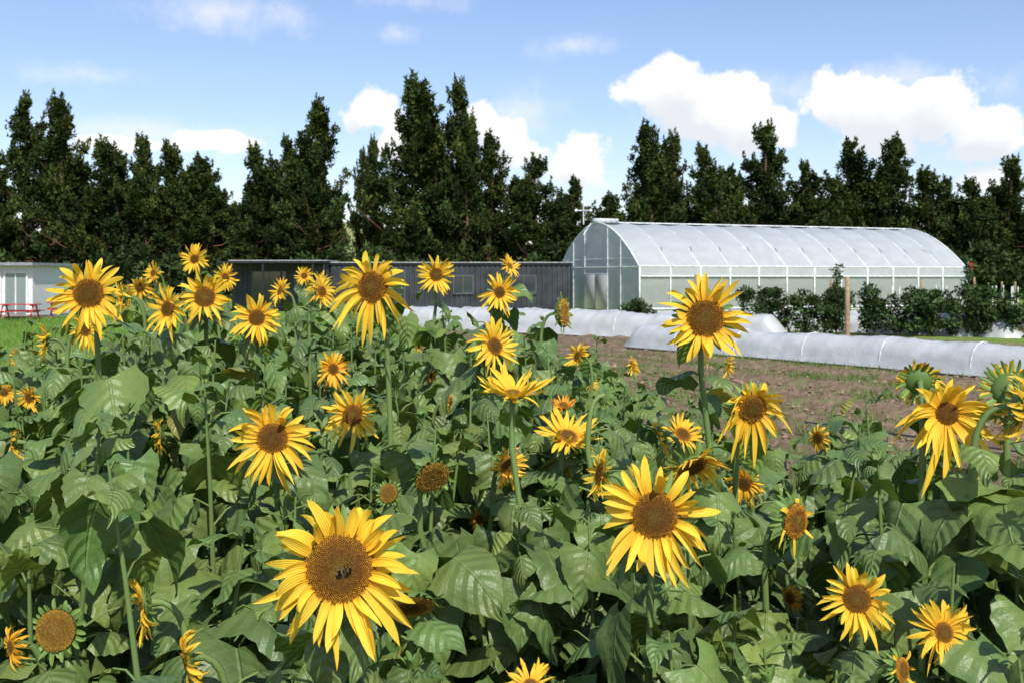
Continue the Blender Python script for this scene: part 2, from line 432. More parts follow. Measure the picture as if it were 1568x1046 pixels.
# filler sunflower stand : stems with leaves, not yet in bloom
def inside(x,y):
    if y<1.45 or x<-3.0: return False
    if abs(x)>.62*y+.35: return False
    if x<.3: return y<7.8
    return y < 7.2-(x-.3)*2.6 if x<1.3 else y<4.6-(x-1.3)*.8
a=Acc()
pts=[]
tries=0
while len(pts)<400 and tries<40000:
    tries+=1
    y=1.45+6.35*R.random()**.85; x=U(-3.0,2.6)
    if not inside(x,y): continue
    if any((x-p[0])**2+(y-p[1])**2<.13**2 for p in pts): continue
    pts.append((x,y))
for x,y in pts:
    r=x/y
    h=1.65+.12*math.sin(x*3.1+y*1.7)+U(-.22,.07)
    if y<2.6: h-=.20*(2.6-y)/.6
    if r>.08: h-=.16
    if r>.30: h+=.12
    if y>3 and r<.03: h+=.07
    if x<-1.9: h-=.10
    g=np.array([x+U(-.1,.1),y,0]); top=np.array([x+U(-.12,.12),y+U(-.1,.1),h-.05])
    bow=np.array([U(-.06,.06),U(-.06,.06),0])
    ST=lambda t: g*(1-t)+top*t+bow*math.sin(t*pi)
    tm=1.0
    while tm>.5 and any(blocked(ST(q),.012) for q in np.linspace(tm-.12,tm,4)): tm-=.06
    if tm<=.5: continue
    top=ST(tm); bow=bow*.6
    tube(a,[ST(t) for t in np.linspace(0,1,7)],[.010,.010,.0095,.009,.008,.006,.003],6,2,np.array([.14,.21,.06])*U(.75,1.05))
    n=19; az=U(0,6.28)
    for i in range(n):
        t=.30+.70*((i+.5)/n)**.8
        p=ST(t); az+=2.4+U(-.3,.3)
        la=leafaz(az)
        up=t>.94
        size=U(.10,.25)*(1 if t<.88 else (.8 if not up else .5)); pl=U(.05,.15)*(1 if t<.85 else .45)
        if y<2.1: size*=.82
        d=np.array([math.cos(la),math.sin(la),0])
        q=p+d*pl+np.array([0,0,pl*U(.1,.7)])
        if q[1]<1.42 or blocked(q+d*size*.4-np.array([0,0,size*.2]),size*(.42 if y<2.7 else .3)): continue
        tube(a,[p,(p+q)/2+np.array([0,0,.012]),q],[.004,.0032,.0028],3,2,(.14,.21,.06))
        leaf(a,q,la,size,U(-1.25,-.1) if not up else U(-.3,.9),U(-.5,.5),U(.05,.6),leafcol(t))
    if U(0,1)<.35 and not blocked(top,.03):
        for q in range(9):
            V=petal(U(.02,.04),.008,U(.7,1.5),U(-.8,.6),U(-.4,.4),U(-.2,.2),.4); V[:,0]+=.010
            a.add(rotz(V,q*.7+U(-.2,.2))+top,PF,2,np.array([.12,.20,.045])*U(.8,1.2))
a.obj('sunflower_foliage',SM)

# ---------------------------------------------------------------- bumblebee
a=Acc()
f=face(14,10); X=nrm(np.cross([0,0,1],f)); Y=np.cross(f,X)
bp=np.array([-.32,1.90,1.461])+f*.0205-Y*.004+X*.008
fw=nrm(X*.9+Y*.25); sd=np.cross(f,fw); ax=np.stack([fw,sd,f])
sphere(a,bp-fw*.0075,(.0085,.0058,.005),0,(.02,.015,.01),axes=ax)
sphere(a,bp-fw*.006+f*.0004,(.0022,.0060,.0053),0,(.55,.33,.03),axes=ax)
sphere(a,bp-fw*.0145,(.0022,.0036,.0033),0,(.4,.3,.2),axes=ax)
sphere(a,bp+fw*.003+f*.001,(.0056,.0054,.0050),0,(.05,.03,.012),axes=ax)
sphere(a,bp+fw*.0052+f*.0012,(.0020,.0054,.0048),0,(.50,.30,.03),axes=ax)
sphere(a,bp+fw*.0098,(.003,.0034,.0028),0,(.01,.01,.01),axes=ax)
for s in(-1,1):
    for k,o in enumerate((.007,.002,-.003)):
        p0=bp+fw*o; p1=p0+sd*s*.007+f*.001; p2=p1+sd*s*.004-f*.006+fw*(.003-.003*k)
        tube(a,[p0,p1,p2],[.0010,.0008,.0005],5,0,(.01,.008,.006))
    tube(a,[bp+fw*.011,bp+fw*.014+sd*s*.003+f*.002,bp+fw*.017+sd*s*.005],[.0004,.0003,.0003],4,0,(.01,.01,.01))
    ang=np.linspace(0,2*pi,11)[:-1]
    c=bp-fw*.004+sd*s*.006+f*.006; dv=nrm(-fw*.8+sd*s*.7); dw=np.cross(f,dv)
    V=[c+dv*.008*math.cos(q)+dw*.0028*math.sin(q) for q in ang]+[c]
    a.add(np.array(V),np.array([[k,(k+1)%10,10] for k in range(10)]),1,(.5,.45,.4))
M_bee=simple('bee_fuzz',(1,1,1),.8,.2,nscale=900,namt=.4,attr=True,bs=1)
m,g,o=newmat('bee_wing'); gl=g.n('ShaderNodeBsdfGlossy'); gl.inputs['Roughness'].default_value=.3; gl.inputs[0].default_value=(.3,.27,.22,1); tp=g.n('ShaderNodeBsdfTransparent'); mx=g.n('ShaderNodeMixShader'); mx.inputs[0].default_value=.2
g.l(tp.outputs[0],mx.inputs[1]); g.l(gl.outputs[0],mx.inputs[2]); g.l(mx.outputs[0],o.inputs[0])
a.obj('bumblebee',[M_bee,m])

# ---------------------------------------------------------------- ground
def axis(fine0,fine1,step,lim):
    f_=list(np.arange(fine0,fine1,step)); lo=[];v=fine0;s=step
    while v>-lim: s*=1.35; v-=s; lo.append(v)
    hi=[];v=f_[-1];s=step
    while v<lim: s*=1.35; v+=s; hi.append(v)
    return np.array(lo[::-1]+f_+hi)
gx=axis(-3,16,.11,900); gy=axis(3.5,31,.11,900)
GX,GY=np.meshgrid(gx,gy,indexing='ij')
npj=.815*GX+.58*GY
msk=np.clip((GX+2.8)/.6,0,1)*np.clip((31-npj)/.6,0,1)*np.clip((GY-2)/2,0,1)*np.clip((18-GX)/2,0,1)
Z=msk*(.045*np.sin(npj*2*pi/.75+.8*np.sin(GX*.7))+.045*np.sin(npj*2*pi/2.25+.5*np.sin(GY*.4))+R.normal(0,.022,GX.shape))-.06*msk
a=Acc(); V=np.stack([GX,GY,Z],-1).reshape(-1,3)
a.add(V,gridf(len(gx),len(gy))[:,::-1],0)
m,g,o=newmat('ground_soil_and_grass')
ob=g.n('ShaderNodeTexCoord').outputs['Object']; sp=g.n('ShaderNodeSeparateXYZ'); g.l(ob,sp.inputs[0])
px,py=sp.outputs[0],sp.outputs[1]
nP=g.m('ADD',g.m('MULTIPLY',px,.815),g.m('MULTIPLY',py,.58))
n1=g.noise(ob,.6,4); n2=g.noise(ob,6,5,.65); n3=g.noise(ob,40,3,.7)
wob=g.m('MULTIPLY_ADD',n1,2.4,-1.2)
mk=g.m('MULTIPLY',g.ss(g.m('ADD',px,wob),-3.0,-2.5),g.m('SUBTRACT',1,g.ss(g.m('ADD',nP,wob),29,32)))
mk=g.m('MULTIPLY',mk,g.m('SUBTRACT',1,g.ss(px,17,20)))
soil=g.mix(g.ss(n2,.3,.7),(.15,.098,.062),(.31,.225,.15))
soil=g.mix(g.m('MULTIPLY',g.ss(n3,.5,.75),.5),soil,(.40,.31,.22))
soil=g.mix(g.m('MULTIPLY',g.ss(n1,.45,.6),.35),soil,(.17,.115,.075))
fur=g.ss(g.m('SINE',g.m('MULTIPLY',nP,2*pi/.75)),-.9,.3)
soil=g.mix(g.m('MULTIPLY',g.m('SUBTRACT',1,fur),.4),soil,(.11,.072,.047))
weed=g.m('MULTIPLY',g.ss(g.noise(ob,1.1,5,.7),.52,.62),g.ss(n2,.35,.55))
soil=g.mix(g.m('MULTIPLY',weed,.8),soil,(.15,.20,.065))
grass=g.mix(g.ss(n2,.3,.7),(.12,.21,.035),(.22,.33,.06))
grass=g.mix(g.m('MULTIPLY',g.ss(n1,.5,.7),.5),grass,(.26,.29,.11))
col=g.mix(mk,grass,soil)
p=pbr(g,col,.95,.1,0,g.m('ADD',n2,g.m('MULTIPLY',n3,.5)),.9,.06); g.l(p.outputs[0],o.inputs[0])
a.obj('ground',[m])

def blades(a,P,h,w,cols):
    n=len(P); az=R.uniform(0,6.28,n); ln=R.normal(0,.35,(n,2))*h[:,None]
    d=np.stack([np.cos(az),np.sin(az),0*az],1)*w[:,None]
    V=np.stack([P-d,P+d,P+np.concatenate([ln,h[:,None]],1)],1).reshape(-1,3)
    a.add(V,np.arange(3*n).reshape(-1,3),0,np.repeat(cols,3,0))
a=Acc()
n=50000
x=R.uniform(-30,-2.6,n); y=R.uniform(0,1,n)**.7*45+3
k=np.abs(x)<.6*y+1; x=x[k];y=y[k]; n=len(x)
sc_=np.clip(y/12,1,4)
blades(a,np.stack([x,y,0*x],1),R.uniform(.04,.12,n)*np.sqrt(sc_),.006*sc_,np.stack([R.uniform(.11,.22,n),R.uniform(.22,.36,n),R.uniform(.03,.07,n)],1))
M_grass=foliage_mat('grass_blades',.3,.6,.2)
a.obj('grass',[M_grass])
a=Acc(); n=40000
cl=R.uniform(0,1,(240,2))*np.array([17,24])+np.array([-2,4]); ci=R.integers(0,240,n)
cr=R.uniform(.1,.7,240)
x=cl[ci,0]+R.normal(0,1,n)*cr[ci]*1.4; y=cl[ci,1]+R.normal(0,1,n)*cr[ci]
k=(y>3)&(.815*x+.58*y<20); x=x[k];y=y[k];n=len(x)
blades(a,np.stack([x,y,0*x-.08],1),R.uniform(.06,.17,n),R.uniform(.008,.02,n),np.stack([R.uniform(.10,.2,n),R.uniform(.17,.28,n),R.uniform(.04,.08,n)],1))
a.obj('weeds',[M_grass])
a=Acc()
for i in range(6000):
    y=4+20*U(0,1)**1.3; x=U(-2,15)
    if .815*x+.58*y>20: continue
    r=U(.012,.05)*(1 if U(0,1)<.9 else 1.6)
    ic=np.array([[1,0,0],[0,1,0],[-1,0,0],[0,-1,0],[0,0,1],[0,0,-1]])*R.uniform(.6,1.3,(6,1))*r
    a.add(ic+np.array([x,y,-.04]),np.array([[0,1,4],[1,2,4],[2,3,4],[3,0,4],[1,0,5],[2,1,5],[3,2,5],[0,3,5]]),0,np.array([1,1,1])*U(.6,1.25))
a.obj('soil_clods',[simple('clod_soil',(.27,.19,.13),.95,.1,nscale=30,attr=True)],smooth=False)
a=Acc(); tt=np.linspace(0,1,30)
d=np.array([.58,-.815]);
P=np.array([[4.0+ d[0]*s*12, 14.0+d[1]*s*12+.1*math.sin(s*11), .03] for s in tt])
tube(a,P,.012,6,0); a.obj('drip_irrigation_pipe',[simple('black_pipe',(.03,.04,.06),.4)])

# ---------------------------------------------------------------- row covers
def plastic(name,t,col=(.80,.83,.86),tl=.3,rough=.4,bs=.35):
    m,g,o=newmat(name); tc=g.n('ShaderNodeTexCoord').outputs['Object']
    nz=g.noise(tc,1.3,4,.6)
    c=g.mix(g.ss(nz,.35,.7),tuple(x*.86 for x in col),col)
    p=pbr(g,c,rough,.5,0,nz,bs,.08); tr=g.n('ShaderNodeBsdfTranslucent'); g.l(c,tr.inputs[0])
    a1=g.n('ShaderNodeMixShader'); a1.inputs[0].default_value=tl; g.l(p.outputs[0],a1.inputs[1]); g.l(tr.outputs[0],a1.inputs[2])
    if t<=0: g.l(a1.outputs[0],o.inputs[0]); return m
    tp=g.n('ShaderNodeBsdfTransparent')
    a2=g.n('ShaderNodeMixShader'); g.l(g.m('MULTIPLY_ADD',nz,.16,t-.08),a2.inputs[0]); g.l(a1.outputs[0],a2.inputs[1]); g.l(tp.outputs[0],a2.inputs[2])
    g.l(a2.outputs[0],o.inputs[0]); return m
M_cover=plastic('row_cover_plastic',0,(.72,.74,.73),.3,.3,.6); M_steel=simple('galvanised_steel',(.55,.57,.6),.4,.5,.6)
M_whoop=simple('hoop_band',(.76,.78,.78),.4,.5)
def rowcover(p0,p1,r,h):
    a=Acc(); p0=np.array(p0,float);p1=np.array(p1,float); L=np.linalg.norm(p1-p0); d=(p1-p0)/L; nn=np.array([-d[1],d[0]])
    n=int(L/.12); k=19; V=[]
    ph2=R.uniform(0,6.28,8)
    for i in range(n+1):
        s=i/n*L; ph=math.sin(pi*s/2.2)**2; sag=1-.06*ph+.025*math.sin(s*.9)
        c=p0+d*s+nn*.06*math.sin(s*.3)
        endf=min(1,.15+min(s,L-s)/.6)
        for j in range(k):
            an=pi*j/(k-1); w=1+.016*math.sin(s*5+j*1.1+ph2[j%8])+.014*math.sin(s*13+j*.6)+U(-.008,.008)
            q=c+nn*math.cos(an)*r*w*(.6+.4*endf)*(1.12 if j in(0,k-1) else 1)
            V.append((q[0],q[1],h*sag*endf*w*math.sin(an)**.8-.03))
    a.add(V,gridf(n+1,k),0)
    for i in range(int(L/2.2)+1):
        s=i*2.2; c=p0+d*s+nn*.06*math.sin(s*.3); 
        if s<.6 or s>L-.6: continue
        tube(a,[(c[0]+nn[0]*math.cos(q)*r*1.02,c[1]+nn[1]*math.cos(q)*r*1.02,h*1.02*max(0,math.sin(q))**.8-.03) for q in np.linspace(0,pi,15)],.010,5,1)
    a.obj('row_cover_tunnel',[M_cover,M_whoop])
rowcover((3.6,30.6),(15,14.5),.5,.66)
rowcover((-4.6,42.5),(6.2,33.5),.6,.85)
rowcover((-2.5,45.5),(9.5,35.6),.6,.75)
rowcover((8.5,41),(17,34),.6,.75)
rowcover((13,43),(27,36),.6,.7)

# ---------------------------------------------------------------- polytunnel greenhouse
gh=empty('polytunnel_greenhouse')
P0=np.array([7.2,58.]); ld=np.array([.932,.362]); wd=np.array([-.362,.932]); GW,GL=11.,24.
EV,RH=2.6,5.35
def gp(l,w,z): q=P0+ld*l+wd*w; return (q[0],q[1],z)
def prof(n=22):
    o=[]
    for i in range(n+1):
        q=-1+2*i/n; o.append(((q+1)/2*GW, EV+(RH-EV)*((1-abs(q)**2.0)*.85+.15*(1-abs(q)))))
    return o
pf=prof()
M_poly=plastic('greenhouse_film',.10,(.68,.71,.72),.30,.25); M_net=plastic('greenhouse_side_film',.34,(.64,.67,.64),.3); M_gab=plastic('greenhouse_gable_film',.15,(.62,.65,.66),.3)
a=Acc(); nl=96
V=[gp(GL*i/nl, w, z-.09*abs(math.sin(pi*i/8))*(1 if 0<k<len(pf)-1 else 0)+U(-.008,.008)) for i in range(nl+1) for k,(w,z) in enumerate(pf)]
a.add(V,gridf(nl+1,len(pf)),0)
for w,off in((0,-.01),(GW,.01)):
    V=[gp(GL*i/nl,w+off,z) for i in range(nl+1) for z in (2.05,2.32,2.6)]; a.add(V,gridf(nl+1,3),0)
    V=[gp(GL*i/nl,w-off*2,z) for i in range(nl+1) for z in (.25,1.,2.07)]; a.add(V,gridf(nl+1,3),1)
for l in(0,GL):
    V=[];
    for (w,z) in pf: V+= [gp(l,w,.02),gp(l,w,EV*.99),gp(l,w,z-.01)]
    a.add(V,gridf(len(pf),3),2)
a.obj('film_cover',[M_poly,M_net,M_gab],gh)
a=Acc()
for i in range(13):
    l=GL*i/12
    endp=i in(0,12)
    tube(a,[gp(l,w,z+(.03 if endp else -.03)) for w,z in pf],.045 if endp else .03,6,0)
    for w in(0,GW): box(a,gp(l,w+( -.05 if w==0 else .05),1.3),(.07,.07,2.6),0,rot=.37)
    tube(a,[gp(l,.6,3.1),gp(l,GW-.6,3.1)],.02,5,0)
    if 0<i<12:
        tube(a,[gp(l,.9,3.6),gp(l+2 if i<11 else l-2,GW/2,RH-.2)],.02,4,1)
for w,z in(pf[0],pf[11],pf[22]): tube(a,[gp(0,w,z+.03),gp(GL,w,z+.03)],.04,5,0)
for w,z in(pf[4],pf[8],pf[14],pf[18]): tube(a,[gp(0,w,z-.14),gp(GL,w,z-.14)],.03,5,1)
for w in(-.07,GW+.07):
    for z in(.18,2.05): tube(a,[gp(0,w,z),gp(GL,w,z)],.04,5,0)
for l in(-.04,GL+.04):
    for w in(2.2,3.9,7.1,8.8):
        zz=np.interp(w,[q[0] for q in pf],[q[1] for q in pf]); tube(a,[gp(l,w,0),gp(l,w,zz)],.03,5,0)
    tube(a,[gp(l,0,EV),gp(l,GW,EV)],.03,5,0); tube(a,[gp(l,3.9,2.2),gp(l,7.1,2.2)],.03,5,0)
a.obj('steel_frame',[simple('white_frame',(.74,.76,.77),.5),simple('inner_steel',(.40,.41,.42),.5)],gh)
a=Acc()
V=[gp(GL*i/nl,-.03,.02+(z*.24)) for i in range(nl+1) for z in(0,1)]; a.add(V,gridf(nl+1,2),0)
a.obj('base_board',[simple('pale_board',(.6,.58,.54),.8)],gh)
a=Acc()
for sdx in (3.95,5.55): 
    c=gp(-.09,sdx+.75,1.1); box(a,c,(.05,1.5,2.1),0,rot=.37)
a.obj('sliding_door',[M_net],gh)
a=Acc(); q=gp(.6,GW/2,RH+.12); box(a,q,(1.6,.5,.28),0,rot=.37); a.obj('ridge_vent',[simple('vent_metal',(.5,.52,.54),.5)],gh)
a=Acc(); q=gp(.0,GW/2,0)
tube(a,[(q[0]-.8,q[1],RH-.1),(q[0]-.8,q[1],RH+1.1)],.035,6,0); tube(a,[(q[0]-1.25,q[1],RH+.75),(q[0]-.35,q[1],RH+.75)],.035,6,0)
tube(a,[(q[0]-.8,q[1]-.4,RH+.75),(q[0]-.8,q[1]+.4,RH+.75)],.03,6,0)
for s in(-.45,.45): sphere(a,(q[0]-.8+s,q[1],RH+.75),(.1,.1,.1),0)
tube(a,[(q[0]-.8,q[1],4.6),(q[0]-.3,q[1]+.3,RH)],.03,5,0)
a.obj('weather_station_mast',[simple('mast_white',(.7,.72,.74),.5)])
a=Acc(); q=gp(GL,-.1,2.6); 
tube(a,[(q[0],q[1]-.1,1.9),(q[0],q[1]-.1,3.0)],.03,5,0)
V=[(q[0]+i*.12,q[1]-.1+.05*math.sin(i),3.0-j*.22-.02*i) for i in range(4) for j in range(3)]; a.add(V,gridf(4,3),1)
a.obj('red_flag',[M_steel,simple('red_cloth',(.7,.03,.03),.7)])
def clump(a,c,r,n,size,col,mat=0,flat=.7,up=.25):
    d=R.normal(0,1,(n,3)); d/=np.linalg.norm(d,axis=1)[:,None]
    rad=R.random(n)**.45; P=np.array(c)+d*rad[:,None]*np.array(r)
    o=d*.6+R.normal(0,.6,(n,3))+np.array([0,0,up]); o/=np.linalg.norm(o,axis=1)[:,None]
    s=np.cross(o,R.normal(0,1,(n,3))); s/=np.linalg.norm(s,axis=1)[:,None]
    L=size*R.uniform(.6,1.4,n)[:,None]; Wd=L*.38
    V=np.stack([P-s*Wd-o*L*.3,P+s*Wd-o*L*.3,P+o*L],1).reshape(-1,3)
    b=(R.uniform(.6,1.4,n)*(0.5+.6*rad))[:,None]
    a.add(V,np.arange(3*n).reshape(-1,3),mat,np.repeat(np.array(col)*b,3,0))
a=Acc()
for l in np.arange(1.5,23,1.2):
    for w in(2.5,5.5,8.5): clump(a,gp(l,w,.8),(.6,.4,.75),60,.25,(.07,.11,.035))
a.obj('greenhouse_crop',[M_tfol])

# ---------------------------------------------------------------- dark cabins
cb=empty('dark_container_cabin')
M_clad=simple('dark_corrugated_steel',(.04,.043,.05),.5,.4,nscale=1.2,namt=.3); M_trim=simple('pale_trim',(.40,.41,.42),.5); M_blk=simple('black_steel',(.018,.018,.02),.5)
mg,g,o=newmat('window_glass'); p=pbr(g,(.03,.04,.05),.06,.8); g.l(p.outputs[0],o.inputs[0])
def corr(a,x0,x1,y,z0,z1,mat=0,pitch=.3,dp=.05,axis=0):
    n=int(abs(x1-x0)/pitch); V=[]
    for i in range(n):
        b=x0+(x1-x0)*i/n; s=(x1-x0)/n
        for f_,dd in((0,0),(.3,0),(.45,dp),(.85,dp)):
            q=b+f_*s
            for z in(z0,z1): V.append((q,y-dd,z) if axis==0 else (y-dd,q,z))
    V+= [(x1,y,z0),(x1,y,z1)] if axis==0 else [(y,x1,z0),(y,x1,z1)]
    a.add(V,gridf(len(V)//2,2),mat)
def cabin(a,x0,x1,y0,y1,h):
    corr(a,x0,x1,y0,.15,h-.15); corr(a,x0,x1,y1+.05,.15,h-.15); corr(a,y0,y1,x0,.15,h-.15,axis=1); corr(a,y0,y1,x1+.05,.15,h-.15,axis=1)
    box(a,((x0+x1)/2,(y0+y1)/2,h-.06),(x1-x0+.24,y1-y0+.24,.12),2)
    box(a,((x0+x1)/2,(y0+y1)/2,h+.025),(x1-x0+.34,y1-y0+.34,.05),1)
    box(a,((x0+x1)/2,(y0+y1)/2,.08),(x1-x0+.1,y1-y0+.1,.16),2)
a=Acc()
cabin(a,-10.8,3.5,61,64,2.85); cabin(a,-16.4,-10.95,60,63.5,2.95)
a.obj('corrugated_walls_and_roof',[M_clad,M_trim,M_blk],cb,smooth=False)
a=Acc()
def window(a,x,z,w,h,y):
    box(a,(x,y-.09,z),(w,.03,h),0)
    for s in(-1,1):
        box(a,(x+s*(w/2+.03),y-.10,z),(.06,.08,h+.12),1); box(a,(x,y-.10,z+s*(h/2+.03)),(w-.002,.08,.06),1)
    box(a,(x,y-.115,z),(.04,.03,h),1)
window(a,-2.9,1.55,1.1,1.0,61); window(a,.7,1.55,1.4,1.0,61); window(a,-7.2,1.3,1.6,1.9,61); window(a,-14.2,1.3,1.9,2.0,60); window(a,-12.2,1.5,1.0,1.0,60)
a.obj('windows',[mg,simple('window_frame_grey',(.10,.105,.11),.5)],cb,smooth=False)
a=Acc()
for x in(-16.4,-14,-11.2): box(a,(x,57.6,1.4),(.1,.1,2.8),0)
box(a,(-13.8,58.75,2.84),(5.6,2.5,.1),0)
a.obj('porch_posts',[M_blk],cb,smooth=False)

wc=empty('white_cabin')
M_wht=simple('white_paint',(.68,.69,.68),.5,namt=.08)
a=Acc(); 
box(a,(-27.3,52.5,1.32),(7.6,4.6,2.5),0); box(a,(-27.3,52.3,2.64),(8.1,5.3,.14),1); box(a,(-27.3,52.5,.06),(8.0,5,.12),1)
a.obj('walls_and_roof',[M_wht,simple('grey_roofing',(.25,.27,.29),.6)],wc,smooth=False)
a=Acc()
for x in(-24.3,-25.6,-27.4): 
    box(a,(x,50.17,1.2),(1.0,.04,2.0),0)
    for s in(-1,1): box(a,(x+s*.55,50.16,1.2),(.09,.1,2.18),1)
    box(a,(x,50.16,2.24),(1.0,.1,.09),1)
    box(a,(x,50.14,1.2),(.06,.06,2.0),1)
m2,g,o=newmat('door_glass'); p=pbr(g,(.20,.25,.25),.1,.8); g.l(p.outputs[0],o.inputs[0])
a.obj('glass_doors',[m2,M_wht],wc,smooth=False)
a=Acc(); box(a,(-25.3,48.9,.1),(5,2.4,.14),0); a.obj('deck',[simple('deck_timber',(.30,.22,.15),.8)],wc,smooth=False)
M_red=simple('red_paint',(.45,.035,.03),.5)
def picnic(x,y,r):
    a=Acc()
    c,s=math.cos(r),math.sin(r)
    def bx(cx,cy,cz,sz): box(a,(x+cx*c-cy*s,y+cx*s+cy*c,cz),sz,0,rot=r)
    for i in range(4): bx(0,-.3+i*.2,.75,(1.7,.17,.04))
    for sg in(-1,1):
        bx(0,sg*.72,.45,(1.7,.26,.04))
        bx(sg*.6,0,.41,(.08,1.6,.05)); bx(sg*.6,0,.70,(.08,.7,.05))
        for t in(-1,1):
            p0=(x+sg*.66*c-t*.6*s,y+sg*.66*s+t*.6*c,0); p1=(x+sg*.66*c-t*.2*s,y+sg*.66*s+t*.2*c,.7); tube(a,[p0,p1],.045,4,0)
    a.obj('red_picnic_table',[M_red],smooth=False)
picnic(-22.6,47,.1); picnic(-24.9,46.2,-.1); picnic(-22.0,50.5,.4)
a=Acc()
for x in np.arange(-24,-15.5,1.7): box(a,(x,64,.9),(.09,.09,1.8),0)
for z in(.4,.8,1.2,1.6): tube(a,[(-24,64,z),(-15.7,64,z)],.012,4,0)
a.obj('wire_fence',[M_blk])

M_wood=simple('weathered_wood',(.32,.22,.13),.85,nscale=12)
for x,y,h in((10.8,33,2.02),(7.2,40,2.1),(15.6,50,1.9),(32.5,72,2.0),(24,60,1.9)):
    a=Acc(); tube(a,[(x,y,-.1),(x+.01,y,h*.5),(x,y,h),(x,y,h+.005)],[.085,.08,.075,.001],10,0); a.obj('wooden_post',[M_wood])
a=Acc()
for i in range(44):
    x=U(20,36); y=U(42,64); box(a,(x,y,.75),(.05,.05,1.5+U(-.1,.2)),0)
a.obj('white_stakes',[M_wht],smooth=False)
a=Acc()
for i in range(12):
    x=28+i*1.0; y=68+i*.2; box(a,(x,y,.8),(.1,.1,1.7+U(-.1,.2)),0)
a.obj('wooden_fence',[M_wood],smooth=False)
def bush(x,y,h,r,tall=False):
    a=Acc(); 
    for i in range(5):
        an=U(0,6.28); top=(x+math.cos(an)*r*.6,y+math.sin(an)*r*.6,h*U(.7,.95)); tube(a,[(x,y,0),((x+top[0])/2,(y+top[1])/2,h*.45),top],[.02,.014,.005],5,1)
    for i in range(30):
        an=U(0,6.28); rr=r*math.sqrt(U(0,1)); z=U(.12,1)*h*.95; clump(a,(x+math.cos(an)*rr,y+math.sin(an)*rr,z),(.25,.25,.21),64,.10,np.array([.045,.078,.026])*U(.5,1.5))
    if tall:
        for i in range(7): clump(a,(x+U(-.1,.1),y,h+.13*i),(.18,.18,.12),30,.09,(.06,.10,.035))
    a.obj('berry_bush',[M_tfol,M_bark])
for x,y,h,r,t in((8.9,37,1.6,.7,0),(9.9,36.6,1.6,.7,0),(11.0,36,1.4,.55,0),(11.4,36,1.6,.45,1),(12.6,35.6,1.8,.45,0),(13.4,35.3,1.6,.8,0),(14.4,35,1.5,.75,0),(15.4,34.6,1.7,.7,1),
              (16.2,34.5,1.5,.7,0),(17.0,34.2,1.5,.8,0),(18.0,34,1.55,.8,0),(19.0,33.6,1.5,.8,0),(16.6,40,1.6,.7,0),(18.5,40,1.6,.7,0),(20.3,39,1.5,.7,0),(4.7,38.5,1.2,.5,0)):
    bush(x,y,h,r,t)

# ---------------------------------------------------------------- trees
def tree_mesh(seed,leaders=2,thin=1.0):
    global R
    R=np.random.default_rng(seed); a=Acc(); Hh=18.; Rm=5.6
    leads=[(0,0,Hh)]
    a0=U(0,6.28)
    for i in range(leaders-1):
        an=a0+i*2.4+U(-.4,.4); leads.append((math.cos(an)*U(1.6,3.2),math.sin(an)*U(1.6,3.2),Hh*U(.66,.95)))
    for li,(lx,ly,lh) in enumerate(leads):
        zs=np.linspace(0,1,10); P=np.array([[lx*min(1,z*2.2)+.25*math.sin(z*7+li),ly*min(1,z*2.2)+.25*math.cos(z*6),z*lh*.95] for z in zs])
        tube(a,P,np.linspace(.38,.05,10)*(1 if li==0 else .7),7,1)
        n=int(68*thin) if li==0 else int(45*thin)
        bz=R.uniform(0,1,6); ba=R.uniform(0,6.28,6); bb=R.uniform(-.5,.45,6)
        for i in range(n):
            t=.04+.94*((i+U(0,1))/n)
            p=np.array([np.interp(t,zs,P[:,k]) for k in range(3)])
            an=U(0,6.28)
            bul=1+sum(bb[k]*math.exp(-((t-bz[k])/.08)**2)*(.5+.5*math.cos(an-ba[k])) for k in range(6))
            pr=(1-t**1.6)**.8*min(1,(t+.4)/.5)*.94*bul
            Lb=max(.5,Rm*pr*U(.5,1.12)*(1 if li==0 else .72)); el=U(.08,.7)+.6*t**2
            d=np.array([math.cos(an)*math.cos(el),math.sin(an)*math.cos(el),math.sin(el)])
            e=p+d*Lb; mid=p+d*Lb*.5-np.array([0,0,.10*Lb])
            if e[2]>lh*1.0: continue
            dead=(t<.4 and U(0,1)<.30)
            tube(a,[p,mid,e],[.08*(1-t)+.025,.05*(1-t)+.018,.012],4,1,(1.7,1.2,1.0) if dead else (1,1,1))
            if dead: continue
            cb_=U(.5,1.4); g_=U(0,1)
            base=np.array([.027+.022*g_,.045+.016*g_,.015])*cb_
            m_=3 if Lb<1.4 else (5 if Lb<3 else 6)
            for q in range(m_):
                f_=.28+.74*(q+U(0,.8))/m_
                c=p+d*Lb*f_-np.array([0,0,.08*Lb*math.sin(f_*pi)])+np.array([U(-.55,.55),U(-.55,.55),U(-.3,.5)])*min(1,Lb/2)
                rr=U(.40,.92)*(1.2-.42*f_)*min(1,.5+Lb/4)
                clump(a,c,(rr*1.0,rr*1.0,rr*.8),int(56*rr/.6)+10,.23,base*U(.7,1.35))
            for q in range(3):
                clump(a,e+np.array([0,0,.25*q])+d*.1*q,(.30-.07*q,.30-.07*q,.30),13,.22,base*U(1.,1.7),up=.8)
    return a.mesh('conifer_mesh',[M_tfol,M_bark])
TM=[tree_mesh(11,2),tree_mesh(12,3,.9),tree_mesh(13,2,.9),tree_mesh(14,4,.8),tree_mesh(15,2,1.1),tree_mesh(16,3,.9)]
R=np.random.default_rng(99)
